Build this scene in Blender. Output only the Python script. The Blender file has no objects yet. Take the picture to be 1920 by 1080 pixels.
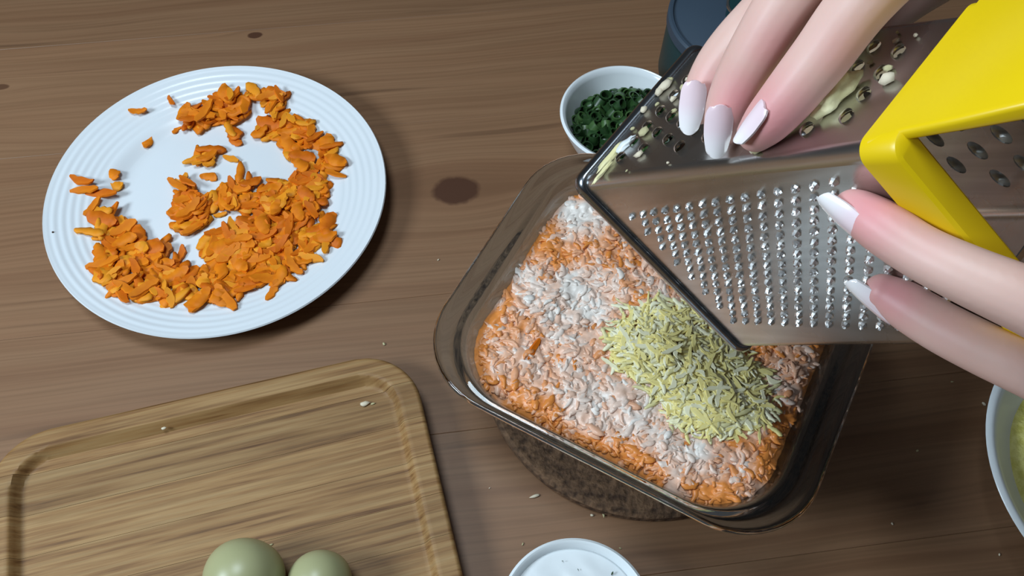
import bpy, bmesh, math, random
import numpy as np
from mathutils import Vector, Matrix, noise

# ------------------------------------------------------------------ camera, light, exposure
scene = bpy.context.scene
COL = scene.collection
FPX = 1700.0                       # focal length in pixels of a 1920-wide frame
TILT, ROLL, CAMH = math.radians(30.72), math.radians(2.2), 0.50
_st, _ct = math.sin(TILT), math.cos(TILT)
_r, _f, _u = Vector((1, 0, 0)), Vector((0, _st, -_ct)), Vector((0, _ct, _st))
CR = math.cos(ROLL) * _r + math.sin(ROLL) * _u
CU = -math.sin(ROLL) * _r + math.cos(ROLL) * _u
CF = _f
CC = Vector((0, 0, CAMH))
cd = bpy.data.cameras.new('camera')
cd.sensor_width = 36.0
cd.lens = FPX / 1920 * 36
cd.clip_start = 0.01
cam = bpy.data.objects.new('camera', cd)
COL.objects.link(cam)
_m = Matrix((CR, CU, -CF)).transposed().to_4x4()
_m.translation = CC
cam.matrix_world = _m
scene.camera = cam

world = bpy.data.worlds.new('room_light')
scene.world = world
world.use_nodes = True
world.node_tree.nodes['Background'].inputs[0].default_value = (0.90, 0.95, 1.0, 1)
world.node_tree.nodes['Background'].inputs[1].default_value = 0.048


def area(name, loc, target, size, power, color):
    ld = bpy.data.lights.new(name, 'AREA')
    ld.shape = 'DISK'
    ld.size = size
    ld.energy = power
    ld.color = color
    o = bpy.data.objects.new(name, ld)
    COL.objects.link(o)
    o.location = loc
    d = Vector(target) - Vector(loc)
    o.rotation_euler = d.to_track_quat('-Z', 'Y').to_euler()
    return o


area('side_lamp', (-0.78, -0.06, 0.66), (-0.15, 0.25, 0.0), 0.30, 8.0, (0.74, 0.89, 1.0))
area('ceiling_lamp', (-0.30, 0.28, 1.15), (-0.20, 0.28, 0.0), 0.40, 7.4, (0.76, 0.90, 1.0))

vs = scene.view_settings
vs.view_transform = 'Standard'
vs.look = 'None'
vs.exposure = 0.0
vs.gamma = 1.0
vs.use_curve_mapping = False

rnd = random.Random(7)


# ------------------------------------------------------------------ helpers
def ray(x, y):
    return (x - 960) / FPX * CR + (540 - y) / FPX * CU + CF


def at(x, y, d):
    return CC + ray(x, y) * d


def onz(x, y, z=0.0):
    d = ray(x, y)
    return CC + d * ((z - CAMH) / d.z)


def tag(o, label=None, cat=None, group=None, kind=None):
    if label:
        o['label'] = label
    if cat:
        o['category'] = cat
    if group:
        o['group'] = group
    if kind:
        o['kind'] = kind
    return o


def link(name, me, mat=None, parent=None, mw=None):
    o = bpy.data.objects.new(name, me)
    COL.objects.link(o)
    if mat is not None and me is not None and not me.materials:
        me.materials.append(mat)
    if parent is not None:
        o.parent = parent
    if mw is not None:
        o.matrix_local = mw
    return o


def mesh(name, verts, faces, smooth=True, sharp=None):
    me = bpy.data.meshes.new(name)
    me.from_pydata([tuple(v) for v in verts], [], faces)
    me.validate()
    bm = bmesh.new()
    bm.from_mesh(me)
    bmesh.ops.recalc_face_normals(bm, faces=bm.faces)
    if sharp:
        for e in bm.edges:
            if len(e.link_faces) == 2 and e.calc_face_angle(0) > math.radians(sharp):
                e.smooth = False
    for f in bm.faces:
        f.smooth = smooth
    bm.to_mesh(me)
    bm.free()
    return me


def empty(name, loc=(0, 0, 0), mw=None):
    o = bpy.data.objects.new(name, None)
    COL.objects.link(o)
    o.empty_display_size = 0.02
    if mw is not None:
        o.matrix_world = mw
    else:
        o.location = loc
    return o


def lathe(name, prof, seg=64, sharp=40):
    """prof: list of (r, z); r==0 ends close to a pole."""
    vs_, fs, rings = [], [], []
    for r, z in prof:
        if r < 1e-7:
            rings.append([len(vs_)])
            vs_.append((0, 0, z))
        else:
            rings.append(list(range(len(vs_), len(vs_) + seg)))
            for k in range(seg):
                a = 2 * math.pi * k / seg
                vs_.append((r * math.cos(a), r * math.sin(a), z))
    for A, B in zip(rings, rings[1:]):
        for k in range(seg):
            k2 = (k + 1) % seg
            if len(A) == 1 and len(B) == 1:
                continue
            if len(A) == 1:
                fs.append((A[0], B[k], B[k2]))
            elif len(B) == 1:
                fs.append((A[k], B[0], A[k2]))
            else:
                fs.append((A[k], B[k], B[k2], A[k2]))
    return mesh(name, vs_, fs, True, sharp)


def rrect(a, b, r, n=8):
    """rounded rectangle loop, half sizes a, b, corner radius r; 4*(n+1) points"""
    r = max(min(r, a - 1e-5, b - 1e-5), 1e-5)
    out = []
    for cx, cy, a0 in ((a - r, b - r, 0), (-a + r, b - r, 90), (-a + r, -b + r, 180), (a - r, -b + r, 270)):
        for k in range(n + 1):
            t = math.radians(a0 + 90 * k / n)
            out.append((cx + r * math.cos(t), cy + r * math.sin(t)))
    return out


def loft(name, loops, closed=True, cap0=False, cap1=False, wrap=False, sharp=40, smooth=True):
    n = len(loops[0])
    vs_ = [p for L in loops for p in L]
    fs = []
    m = len(loops)
    for i in range(m if wrap else m - 1):
        j = (i + 1) % m
        for k in range(n if closed else n - 1):
            k2 = (k + 1) % n
            fs.append((i * n + k, i * n + k2, j * n + k2, j * n + k))
    if cap0:
        fs.append(tuple(range(n)))
    if cap1:
        fs.append(tuple((m - 1) * n + k for k in range(n)))
    return mesh(name, vs_, fs, smooth, sharp)


def in_poly(x, y, P):
    c = False
    j = len(P) - 1
    for i in range(len(P)):
        xi, yi = P[i]
        xj, yj = P[j]
        if (yi > y) != (yj > y) and x < (xj - xi) * (y - yi) / (yj - yi) + xi:
            c = not c
        j = i
    return c


def sample_poly(P, n, mind, R):
    xs = [p[0] for p in P]
    ys = [p[1] for p in P]
    out = []
    for t in range(n * 60):
        if len(out) >= n:
            break
        x, y = R.uniform(min(xs), max(xs)), R.uniform(min(ys), max(ys))
        if in_poly(x, y, P) and all((x - a) ** 2 + (y - b) ** 2 > mind * mind for a, b in out):
            out.append((x, y))
    return out


# ------------------------------------------------------------------ materials
class NT:
    def __init__(self, name):
        self.mat = bpy.data.materials.new(name)
        self.mat.use_nodes = True
        self.t = self.mat.node_tree
        self.b = self.t.nodes['Principled BSDF']

    def n(self, typ, **kw):
        nd = self.t.nodes.new(typ)
        for k, v in kw.items():
            setattr(nd, k, v)
        return nd

    def put(self, sock, v):
        if hasattr(v, 'is_linked') or isinstance(v, bpy.types.NodeSocket):
            self.t.links.new(v, sock)
        else:
            sock.default_value = v

    def math(self, op, a, b=0.0, c=None):
        nd = self.n('ShaderNodeMath', operation=op)
        self.put(nd.inputs[0], a)
        self.put(nd.inputs[1], b)
        if c is not None:
            self.put(nd.inputs[2], c)
        return nd.outputs[0]

    def noise(self, vec, scale, detail=3.0, rough=0.5, dist=0.0):
        nd = self.n('ShaderNodeTexNoise')
        if vec is not None:
            self.put(nd.inputs['Vector'], vec)
        nd.inputs['Scale'].default_value = scale
        nd.inputs['Detail'].default_value = detail
        nd.inputs['Roughness'].default_value = rough
        nd.inputs['Distortion'].default_value = dist
        return nd.outputs['Fac']

    def coord(self, which='Object'):
        return self.n('ShaderNodeTexCoord').outputs[which]

    def mapping(self, vec, scale=(1, 1, 1), rot=(0, 0, 0), loc=(0, 0, 0)):
        nd = self.n('ShaderNodeMapping')
        self.put(nd.inputs['Vector'], vec)
        nd.inputs['Scale'].default_value = scale
        nd.inputs['Rotation'].default_value = rot
        nd.inputs['Location'].default_value = loc
        return nd.outputs[0]

    def ramp(self, fac, stops):
        nd = self.n('ShaderNodeValToRGB')
        self.put(nd.inputs[0], fac)
        el = nd.color_ramp.elements
        while len(el) < len(stops):
            el.new(0.5)
        for e, (p, c) in zip(el, stops):
            e.position = p
            e.color = (*c, 1) if len(c) == 3 else c
        return nd.outputs[0]

    def mix(self, fac, a, b, blend='MIX'):
        nd = self.n('ShaderNodeMix', data_type='RGBA', blend_type=blend)
        self.put(nd.inputs[0], fac)
        self.put(nd.inputs[6], a if not isinstance(a, tuple) else (*a, 1))
        self.put(nd.inputs[7], b if not isinstance(b, tuple) else (*b, 1))
        return nd.outputs[2]

    def bump(self, h, strength=0.2, dist=0.001):
        nd = self.n('ShaderNodeBump')
        nd.inputs['Strength'].default_value = strength
        nd.inputs['Distance'].default_value = dist
        self.put(nd.inputs['Height'], h)
        self.put(self.b.inputs['Normal'], nd.outputs[0])

    def set(self, **kw):
        for k, v in kw.items():
            self.put(self.b.inputs[k.replace('_', ' ')], v if not (isinstance(v, tuple) and len(v) == 3) else (*v, 1))
        return self


def simple(name, c1, c2, scale=60, rough=0.5, bump=0.0, bdist=0.0005, **kw):
    m = NT(name)
    co = m.coord()
    f = m.noise(co, scale, 4)
    m.set(Base_Color=m.ramp(f, [(0.3, c1), (0.7, c2)]), Roughness=rough, **kw)
    if bump:
        m.bump(f, bump, bdist)
    return m.mat


GRAIN = math.radians(9.5)


def mat_table():
    m = NT('table_wood')
    p = m.mapping(m.coord(), rot=(0, 0, -GRAIN))
    s = m.n('ShaderNodeSeparateXYZ')
    m.put(s.inputs[0], p)
    X, Y = s.outputs[0], s.outputs[1]
    info = m.n('ShaderNodeObjectInfo').outputs['Random']
    warp = m.noise(m.mapping(p, (3, 9, 1)), 1.0, 2)
    Y1 = m.math('ADD', Y, m.math('MULTIPLY', m.math('SUBTRACT', warp, 0.5), 0.030))
    dark = None
    ca, sa = math.cos(GRAIN), math.sin(GRAIN)
    for px, py, lx, ly, dep in ((855, 357, 0.017, 0.0125, 1.0), (478, 66, 0.006, 0.0034, 1.0), (2, 163, 0.006, 0.003, .8)):
        w = onz(px, py)
        kx, ky = ca * w.x + sa * w.y, -sa * w.x + ca * w.y
        ex = m.math('DIVIDE', m.math('SUBTRACT', X, kx), lx)
        ey = m.math('DIVIDE', m.math('SUBTRACT', Y, ky), ly)
        r2 = m.math('ADD', m.math('MULTIPLY', ex, ex), m.math('MULTIPLY', ey, ey))
        r2s = m.math('ADD', m.math('MULTIPLY', m.math('MULTIPLY', ex, ex), 0.45), m.math('MULTIPLY', ey, ey))
        g = m.math('POWER', 2.718, m.math('MULTIPLY', r2s, -0.16))
        Y1 = m.math('SUBTRACT', Y1, m.math('MULTIPLY', m.math('MULTIPLY', m.math('SUBTRACT', Y, ky), g), 0.80))
        jag = m.math('MULTIPLY', m.noise(p, 160.0, 2), 0.5)
        k = m.n('ShaderNodeMapRange')
        m.put(k.inputs['Value'], m.math('ADD', r2, jag))
        k.inputs['From Min'].default_value = 0.9
        k.inputs['From Max'].default_value = 1.35
        k.inputs['To Min'].default_value = dep
        k.inputs['To Max'].default_value = 0.0
        dark = k.outputs[0] if dark is None else m.math('MAXIMUM', dark, k.outputs[0])
    Xs = m.math('ADD', X, m.math('MULTIPLY', info, 3.0))
    Ys = m.math('ADD', Y1, m.math('MULTIPLY', info, 1.7))
    v1 = m.n('ShaderNodeCombineXYZ')
    m.put(v1.inputs[0], m.math('MULTIPLY', Xs, 0.9))
    m.put(v1.inputs[1], m.math('MULTIPLY', Ys, 42.0))
    v2 = m.n('ShaderNodeCombineXYZ')
    m.put(v2.inputs[0], m.math('MULTIPLY', Xs, 6.0))
    m.put(v2.inputs[1], m.math('MULTIPLY', Ys, 420.0))
    v3 = m.n('ShaderNodeCombineXYZ')
    m.put(v3.inputs[0], m.math('MULTIPLY', Xs, 3.2))
    m.put(v3.inputs[1], m.math('MULTIPLY', Ys, 90.0))
    broad = m.noise(v1.outputs[0], 1.0, 3, 0.55)
    fine = m.noise(v2.outputs[0], 1.0, 2)
    streak = m.noise(v3.outputs[0], 1.0, 2)
    base = m.ramp(broad, [(0.28, (0.160, 0.074, 0.036)), (0.46, (0.236, 0.122, 0.063)), (0.60, (0.248, 0.133, 0.070)), (0.78, (0.198, 0.097, 0.049))])
    c = m.mix(m.math('MULTIPLY', m.ramp(fine, [(0.35, (1, 1, 1)), (0.6, (0, 0, 0))]), 0.30), base, (0.12, 0.058, 0.026))
    c = m.mix(m.math('MULTIPLY', m.ramp(streak, [(0.28, (1, 1, 1)), (0.36, (0, 0, 0))]), 0.45), c, (0.070, 0.032, 0.016))
    c = m.mix(dark, c, (0.075, 0.030, 0.015))
    tint = m.math('ADD', 0.90, m.math('MULTIPLY', info, 0.2))
    hs = m.n('ShaderNodeHueSaturation')
    m.put(hs.inputs['Value'], tint)
    m.put(hs.inputs['Color'], c)
    m.set(Base_Color=hs.outputs[0], Roughness=0.46, Specular_IOR_Level=0.35)
    m.bump(fine, 0.10, 0.0004)
    return m.mat


def mat_bamboo():
    m = NT('bamboo')
    p = m.coord()
    info = m.n('ShaderNodeObjectInfo').outputs['Random']
    off = m.n('ShaderNodeCombineXYZ')
    m.put(off.inputs[0], m.math('MULTIPLY', info, 7.0))
    add = m.n('ShaderNodeVectorMath', operation='ADD')
    m.put(add.inputs[0], p)
    m.put(add.inputs[1], off.outputs[0])
    q = add.outputs[0]
    g = m.noise(m.mapping(q, (10, 300, 60)), 1.0, 4, 0.62)
    f = m.noise(m.mapping(q, (18, 700, 60)), 1.0, 2)
    wet = m.noise(m.mapping(q, (16, 60, 10)), 1.0, 3, 0.6)
    c = m.ramp(g, [(0.30, (0.105, 0.042, 0.012)), (0.43, (0.235, 0.118, 0.041)), (0.55, (0.310, 0.175, 0.068)), (0.72, (0.365, 0.228, 0.100))])
    c = m.mix(m.math('MULTIPLY', m.ramp(f, [(0.38, (1, 1, 1)), (0.55, (0, 0, 0))]), 0.28), c, (0.16, 0.09, 0.035))
    c = m.mix(m.math('MULTIPLY', m.ramp(wet, [(0.60, (0, 0, 0)), (0.72, (1, 1, 1))]), 0.35), c, (0.20, 0.105, 0.030))
    hs = m.n('ShaderNodeHueSaturation')
    m.put(hs.inputs['Value'], m.math('ADD', 0.90, m.math('MULTIPLY', info, 0.22)))
    m.put(hs.inputs['Color'], c)
    m.set(Base_Color=hs.outputs[0], Roughness=0.55, Specular_IOR_Level=0.3)
    m.bump(f, 0.12, 0.0004)
    return m.mat


def mat_attr(name, rough=0.45, attr='col', sss=0.0, bump=0.25):
    m = NT(name)
    a = m.n('ShaderNodeAttribute', attribute_name=attr)
    nz = m.noise(m.coord(), 420, 3)
    c = m.mix(0.25, a.outputs['Color'], m.ramp(nz, [(0.3, (0.55, 0.5, 0.45)), (0.7, (1, 1, 1))]), 'MULTIPLY')
    m.set(Base_Color=c, Roughness=rough)
    m.bump(nz, bump, 0.0006)
    return m.mat


def mat_glass():
    m = NT('dish_glass')
    nz = m.noise(m.coord(), 6, 2)
    m.set(Base_Color=m.ramp(nz, [(0.3, (0.72, 0.82, 0.90)), (0.7, (0.77, 0.86, 0.92))]), Roughness=0.0,
          IOR=1.48, Transmission_Weight=1.0)
    return m.mat


def mat_metal(name, c1, c2, rough, stretch=(8, 260, 8)):
    m = NT(name)
    nz = m.noise(m.mapping(m.coord(), stretch), 1.0, 3)
    sm = m.noise(m.coord(), 34, 3)
    m.set(Base_Color=m.ramp(nz, [(0.3, c1), (0.7, c2)]), Metallic=1.0,
          Roughness=m.math('ADD', rough, m.math('MULTIPLY', sm, 0.14)))
    return m.mat


def mat_skin():
    m = NT('skin')
    p = m.coord()
    a = m.noise(p, 38, 3)
    b = m.noise(p, 420, 3)
    t = m.n('ShaderNodeAttribute', attribute_name='pink')
    c = m.ramp(a, [(0.3, (0.68, 0.430, 0.365)), (0.7, (0.72, 0.480, 0.415))])
    c = m.mix(t.outputs['Fac'], c, (0.72, 0.300, 0.310))
    m.set(Base_Color=c, Roughness=0.46, Subsurface_Weight=0.12, Subsurface_Scale=0.004, Specular_IOR_Level=0.4)
    m.b.inputs['Subsurface Radius'].default_value = (1.0, 0.35, 0.2)
    m.bump(b, 0.10, 0.0004)
    return m.mat


def mat_nail():
    m = NT('nail_polish')
    s = m.n('ShaderNodeSeparateXYZ')
    m.put(s.inputs[0], m.coord())
    g = m.noise(m.coord(), 300, 2)
    y = m.math('ADD', s.outputs[1], m.math('MULTIPLY', g, 0.0008))
    c = m.ramp(m.math('MULTIPLY', y, 60.0), [(0.0, (0.84, 0.64, 0.69)), (0.52, (0.88, 0.72, 0.77)), (0.78, (0.91, 0.84, 0.87)), (1.0, (0.92, 0.89, 0.90))])
    m.set(Base_Color=c, Roughness=0.16, Coat_Weight=0.4)
    return m.mat


M = {}
M['table'] = mat_table()
M['bamboo'] = mat_bamboo()
M['glass'] = mat_glass()
M['steel'] = mat_metal('brushed_steel', (0.50, 0.49, 0.47), (0.62, 0.61, 0.59), 0.20)
M['steel_bright'] = mat_metal('bright_steel', (0.86, 0.86, 0.86), (0.95, 0.95, 0.95), 0.26)
M['steel_dark'] = mat_metal('dark_steel_rim', (0.24, 0.26, 0.29), (0.33, 0.35, 0.38), 0.16)
M['chrome'] = mat_metal('chrome', (0.75, 0.77, 0.78), (0.85, 0.86, 0.87), 0.10)
M['yellow'] = simple('yellow_plastic', (0.78, 0.53, 0.003), (0.82, 0.57, 0.004), 20, 0.34)
M['porcelain'] = simple('white_porcelain', (0.70, 0.735, 0.77), (0.73, 0.765, 0.80), 12, 0.22, Specular_IOR_Level=0.4)
M['ceramic'] = simple('white_ceramic', (0.80, 0.85, 0.88), (0.84, 0.88, 0.90), 14, 0.18)
M['carrot'] = simple('carrot_flesh', (0.62, 0.150, 0.004), (0.78, 0.230, 0.008), 130, 0.55, 0.3, Specular_IOR_Level=0.2)
M['carrot_deep'] = simple('carrot_core', (0.54, 0.108, 0.003), (0.72, 0.180, 0.006), 130, 0.55, 0.3, Specular_IOR_Level=0.2)
M['carrot_light'] = simple('carrot_rim', (0.74, 0.245, 0.009), (0.80, 0.310, 0.020), 130, 0.55, 0.3, Specular_IOR_Level=0.2)
M['cheese'] = simple('pale_yellow_shreds', (0.82, 0.69, 0.24), (0.88, 0.78, 0.36), 160, 0.5, 0.2)
M['cheese_pale'] = simple('cream_shreds', (0.82, 0.77, 0.50), (0.88, 0.84, 0.62), 160, 0.5, 0.2)
M['cheese_green'] = simple('greyed_shreds', (0.66, 0.60, 0.28), (0.76, 0.70, 0.40), 160, 0.5, 0.2)
M['onion'] = simple('green_onion', (0.012, 0.040, 0.012), (0.032, 0.078, 0.022), 150, 0.35, 0.2)
M['onion_light'] = simple('green_onion_light', (0.035, 0.085, 0.022), (0.070, 0.140, 0.042), 150, 0.35, 0.2)
M['egg'] = simple('pale_green_egg', (0.34, 0.34, 0.17), (0.40, 0.39, 0.21), 18, 0.36)
M['cork'] = simple('cork', (0.045, 0.021, 0.010), (0.21, 0.115, 0.060), 270, 0.85, 0.8, 0.002)
M['teal'] = simple('teal_enamel', (0.010, 0.040, 0.045), (0.014, 0.052, 0.056), 12, 0.35)
M['slate'] = simple('slate_lid', (0.040, 0.062, 0.092), (0.048, 0.074, 0.106), 12, 0.50)
M['sauce'] = simple('white_sauce', (0.76, 0.80, 0.82), (0.80, 0.84, 0.86), 60, 0.3, 0.3)
M['mash'] = simple('yellow_green_mash', (0.62, 0.56, 0.12), (0.80, 0.74, 0.26), 190, 0.55, 0.8, 0.003)
M['crumb'] = simple('pale_crumb', (0.60, 0.50, 0.36), (0.80, 0.72, 0.56), 300, 0.6, 0.3)
M['chunk'] = simple('pale_yellow_chunk', (0.74, 0.66, 0.32), (0.84, 0.78, 0.50), 120, 0.5, 0.6, 0.002)
M['skin'] = mat_skin()
M['nail'] = mat_nail()
M['salad'] = mat_attr('creamy_salad', 0.34)
M['salad_shred'] = mat_attr('creamed_shreds', 0.36)

# ------------------------------------------------------------------ table of planks
ca, sa = math.cos(GRAIN), math.sin(GRAIN)
table = empty('table', (0, 0.3, 0))
tag(table, 'brown knotty wooden table top that carries the plate, board and dish', 'table')
seams = [-0.42, -0.30, -0.19, -0.09, 0.012, 0.105, 0.200, 0.294, 0.4385, 0.545, 0.66, 0.78, 0.90]
gap = 0.00005
for y0, y1 in zip(seams, seams[1:]):
    bx_, by_ = 0.00025, 0.0002
    pts = []
    loops = []
    for z, ins in ((-0.028, 0.0), (-by_, 0.0), (0.0, bx_)):
        L = [(-1.0 + ins, y0 + gap + ins), (1.15 - ins, y0 + gap + ins), (1.15 - ins, y1 - gap - ins), (-1.0 + ins, y1 - gap - ins)]
        loops.append([(ca * x - sa * y, sa * x + ca * y - 0.3, z) for x, y in L])
    me = loft('plank', loops, cap0=True, cap1=True, smooth=False)
    for v in me.vertices:        # keep object space equal to the table's plane coordinates
        v.co.y += 0.3
    o = link('plank', me, M['table'], table)
    o.matrix_parent_inverse = Matrix.Translation((0, -0.3, 0))


# ------------------------------------------------------------------ plate with grated carrot
PLC = Vector((-0.1959, 0.3535, 0))
PLR = 0.1104


def plate_z(r):
    """upper surface of the plate"""
    if r < 0.066:
        return 0.0052
    if r < 0.082:
        t = (r - 0.066) / 0.016
        return 0.0052 + 0.0055 * t * t * (3 - 2 * t)
    return 0.0107 + (r - 0.082) / (PLR - 0.082) * 0.0073


prof = [(0, plate_z(0))]
for k in range(1, 14):
    prof.append((0.0066 * k * 0.77, plate_z(0.0066 * k * 0.77)))
rr = 0.070
while rr < PLR - 0.0012:
    ring = 0.0
    if rr > 0.0835 and rr < 0.1075:
        ring = 0.00015 * math.sin((rr - 0.0835) / 0.0048 * 2 * math.pi)
    prof.append((rr, plate_z(rr) + ring))
    rr += 0.0006
prof += [(PLR - 0.0006, plate_z(PLR) - 0.0001), (PLR, plate_z(PLR) - 0.0010), (PLR - 0.0008, plate_z(PLR) - 0.0020)]
prof += [(0.094, 0.0098), (0.080, 0.0066), (0.068, 0.0022), (0.066, 0.0), (0.061, 0.0), (0.059, 0.0022), (0, 0.0022)]
plate = link('dinner_plate', lathe('dinner_plate', prof, 128, 50), M['porcelain'])
plate.location = PLC
tag(plate, 'round white plate with fine rings on its rim, holding grated carrot', 'plate')


def shred_mesh(name, L, W, T, curl, twist, R, ragged=0.15, n=7, bend=0.0):
    vs_, fs = [], []
    for i in range(n):
        t = i / (n - 1)
        w = W * (0.34 + 0.66 * math.sin(math.pi * min(max(t, 0.0), 1.0)) ** 0.5) * (1 + R.uniform(-ragged, ragged))
        x = (t - 0.5) * L
        z = curl * (2 * t - 1) ** 2 * L
        a = twist * (t - 0.5)
        y0 = R.uniform(-0.08, 0.08) * W + bend * L * (2 * t - 1) ** 2
        for sy, sz in ((-1, -1), (1, -1), (1, 1), (-1, 1)):
            yy, zz = sy * w / 2, sz * T / 2
            if sz > 0:
                yy *= 0.8
            vs_.append((x, y0 + yy * math.cos(a) - zz * math.sin(a), z + yy * math.sin(a) + zz * math.cos(a)))
    for i in range(n - 1):
        for k in range(4):
            k2 = (k + 1) % 4
            fs.append((i * 4 + k, i * 4 + k2, i * 4 + 4 + k2, i * 4 + 4 + k))
    fs.append((0, 1, 2, 3))
    fs.append(tuple((n - 1) * 4 + k for k in range(4)))
    return mesh(name, vs_, fs, True, 60)


def merge_copies(name, items):
    """items: list of (mesh, matrix, colour or None, material index); one mesh"""
    V, F, C, MI = [], [], [], []
    cache = {}
    off = 0
    for me, mw, col, mi in items:
        if me.name not in cache:
            a = np.empty(len(me.vertices) * 3)
            me.vertices.foreach_get('co', a)
            cache[me.name] = (a.reshape(-1, 3), [tuple(p.vertices) for p in me.polygons])
        a, fs = cache[me.name]
        mm = np.array(mw)
        V.append(a @ mm[:3, :3].T + mm[:3, 3])
        F += [tuple(i + off for i in f) for f in fs]
        MI += [mi] * len(fs)
        if col is not None:
            C.append(np.tile(np.array([*col, 1.0]), (len(a), 1)))
        off += len(a)
    V = np.concatenate(V)
    out = bpy.data.meshes.new(name)
    out.from_pydata(V.tolist(), [], F)
    out.polygons.foreach_set('material_index', MI)
    out.polygons.foreach_set('use_smooth', [True] * len(F))
    if C:
        at_ = out.color_attributes.new('col', 'FLOAT_COLOR', 'POINT')
        at_.data.foreach_set('color', np.concatenate(C).ravel())
    out.update()
    return out


def place(pos, rz, rx=0.0, ry=0.0, s=1.0):
    return Matrix.Translation(pos) @ Matrix.Rotation(rz, 4, 'Z') @ Matrix.Rotation(rx, 4, 'X') @ Matrix.Rotation(ry, 4, 'Y') @ Matrix.Scale(s, 4)


Rc = random.Random(11)
carrot_meshes = []
for k in range(14):
    me = shred_mesh('carrot_shred', Rc.uniform(0.0105, 0.0190), Rc.uniform(0.0042, 0.0088), Rc.uniform(0.0008, 0.0013),
                    Rc.uniform(0.0, 0.10), Rc.uniform(-0.5, 0.5), Rc, 0.18, 8, Rc.uniform(-0.12, 0.12))
    me.materials.append((M['carrot'], M['carrot_deep'], M['carrot'], M['carrot_light'])[k % 4])
    carrot_meshes.append(me)

CARROT = [
    # (polygon in photo pixels, number, spacing, layers)
    ([(334, 212), (352, 196), (385, 207), (408, 180), (440, 172), (462, 190), (464, 212), (440, 226), (443, 258), (430, 252), (424, 232), (398, 224), (368, 246), (342, 242)], 34, 9, 2),
    ([(455, 172), (478, 160), (512, 166), (528, 180), (532, 212), (518, 218), (486, 186)], 12, 9, 1.6),
    ([(482, 236), (520, 220), (572, 218), (602, 250), (632, 278), (634, 328), (612, 345), (600, 372), (576, 378), (548, 345), (562, 312), (553, 288), (520, 262), (487, 248)], 52, 8, 2.4),
    ([(432, 348), (455, 314), (478, 342), (520, 337), (545, 327), (582, 342), (606, 352), (598, 402), (636, 422), (626, 450), (588, 488), (558, 508), (514, 540), (480, 536), (430, 556), (382, 570), (312, 560), (258, 556), (208, 556), (204, 522), (180, 518), (176, 484), (204, 462), (232, 444), (262, 437), (318, 466), (330, 490), (345, 506), (365, 500), (388, 482), (378, 442), (402, 430), (430, 420), (437, 398)], 250, 7.5, 3.2),
    ([(332, 346), (350, 337), (368, 370), (398, 372), (432, 350), (437, 385), (410, 376), (386, 398), (370, 426), (332, 428), (326, 398)], 34, 8, 2),
    ([(158, 436), (192, 390), (234, 420), (244, 440), (218, 460), (192, 464), (184, 440)], 16, 9, 1.5),
    ([(346, 298), (380, 278), (406, 278), (402, 298), (375, 309)], 6, 9, 1.4),
]
cells = {}
cand = []
for P, n, md, lay in CARROT:
    for (x, y) in sample_poly(P, int(n * 1.25), md * 0.8, Rc):
        if math.hypot(x - 413, y - 404) < 27 or math.hypot(x - 352, y - 492) < 18:
            continue                    # bare spots in the pile
        cand.append((x, y, lay))
Rc.shuffle(cand)
shreds = []
for x, y, lay in cand:
    key = (int(x // 22), int(y // 22))
    c = cells.get(key, 0)
    cells[key] = c + 1
    lvl = min(c * 0.0010, lay * 0.0020)
    w = onz(x, y, 0.012)
    r = math.hypot(w.x - PLC.x, w.y - PLC.y)
    z = plate_z(r)
    w = onz(x, y, z + 0.0022 + lvl)
    shreds.append((lvl, carrot_meshes[Rc.randrange(14)],
                   place((w.x, w.y, w.z), Rc.uniform(0, 2 * math.pi), Rc.uniform(-0.30, 0.30), Rc.uniform(-0.16, 0.16), Rc.uniform(0.9, 1.3))))
shreds.sort(key=lambda s: -s[0])
solo = [(258, 208, 0.1, 'lone carrot bit near the upper left rim of the white plate', 0.75),
        (320, 190, -0.9, 'round carrot bit left of the topmost carrot clump on the plate', 0.75),
        (277, 265, 1.5, 'upright carrot bit standing alone in the plate\'s left well', 0.85),
        (413, 402, 0.3, 'small carrot bit enclosed by the bare hole inside the big carrot pile', 0.8),
        (332, 241, 1.3, 'small carrot bit just left of the topmost carrot clump', 0.7),
        (433, 297, -0.3, 'carrot shred beside the small clump in the middle of the plate', 1.05),
        (392, 330, -0.2, 'thin carrot shred just above the middle of the carrot ring', 0.8),
        (152, 339, -0.25, 'leftmost carrot shred on the plate, pointing to the left rim', 1.15),
        (158, 355, 0.2, 'carrot shred under the leftmost one on the plate', 1.1),
        (190, 362, 0.15, 'carrot shred lying across the far left clump', 1.35),
        (213, 326, -0.8, 'curved carrot shred rising at the top of the far left clump', 0.9),
        (218, 350, 0.25, 'carrot shred at the right end of the far left clump', 0.9),
        (173, 387, 1.2, 'short carrot shred hanging below the far left clump', 0.9),
        (441, 266, -0.6, 'small carrot bit below the tail of the topmost clump', 0.7),
        (512, 545, 1.3, 'carrot shred poking out of the pile toward the lower plate rim', 0.9),
        (340, 478, 1.45, 'upright carrot shred at the notch in the pile\'s inner edge', 1.1)]
nind = 284
for i, (lv, me, mw) in enumerate(shreds[:nind]):
    o = link('carrot_shred', me, None, None, mw)
    tag(o, 'orange carrot shred in the grated pile on the white plate', 'carrot shred', 'grated carrot on the plate')
if len(shreds) > nind:
    rest = merge_copies('grated_carrot', [(me, mw, None, Rc.randrange(3)) for lv, me, mw in shreds[nind:]])
    for mm in ('carrot', 'carrot_deep', 'carrot_light'):
        rest.materials.append(M[mm])
    tag(link('grated_carrot', rest), 'bottom layer of grated orange carrot covering the white plate', 'grated carrot', None, 'stuff')
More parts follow.
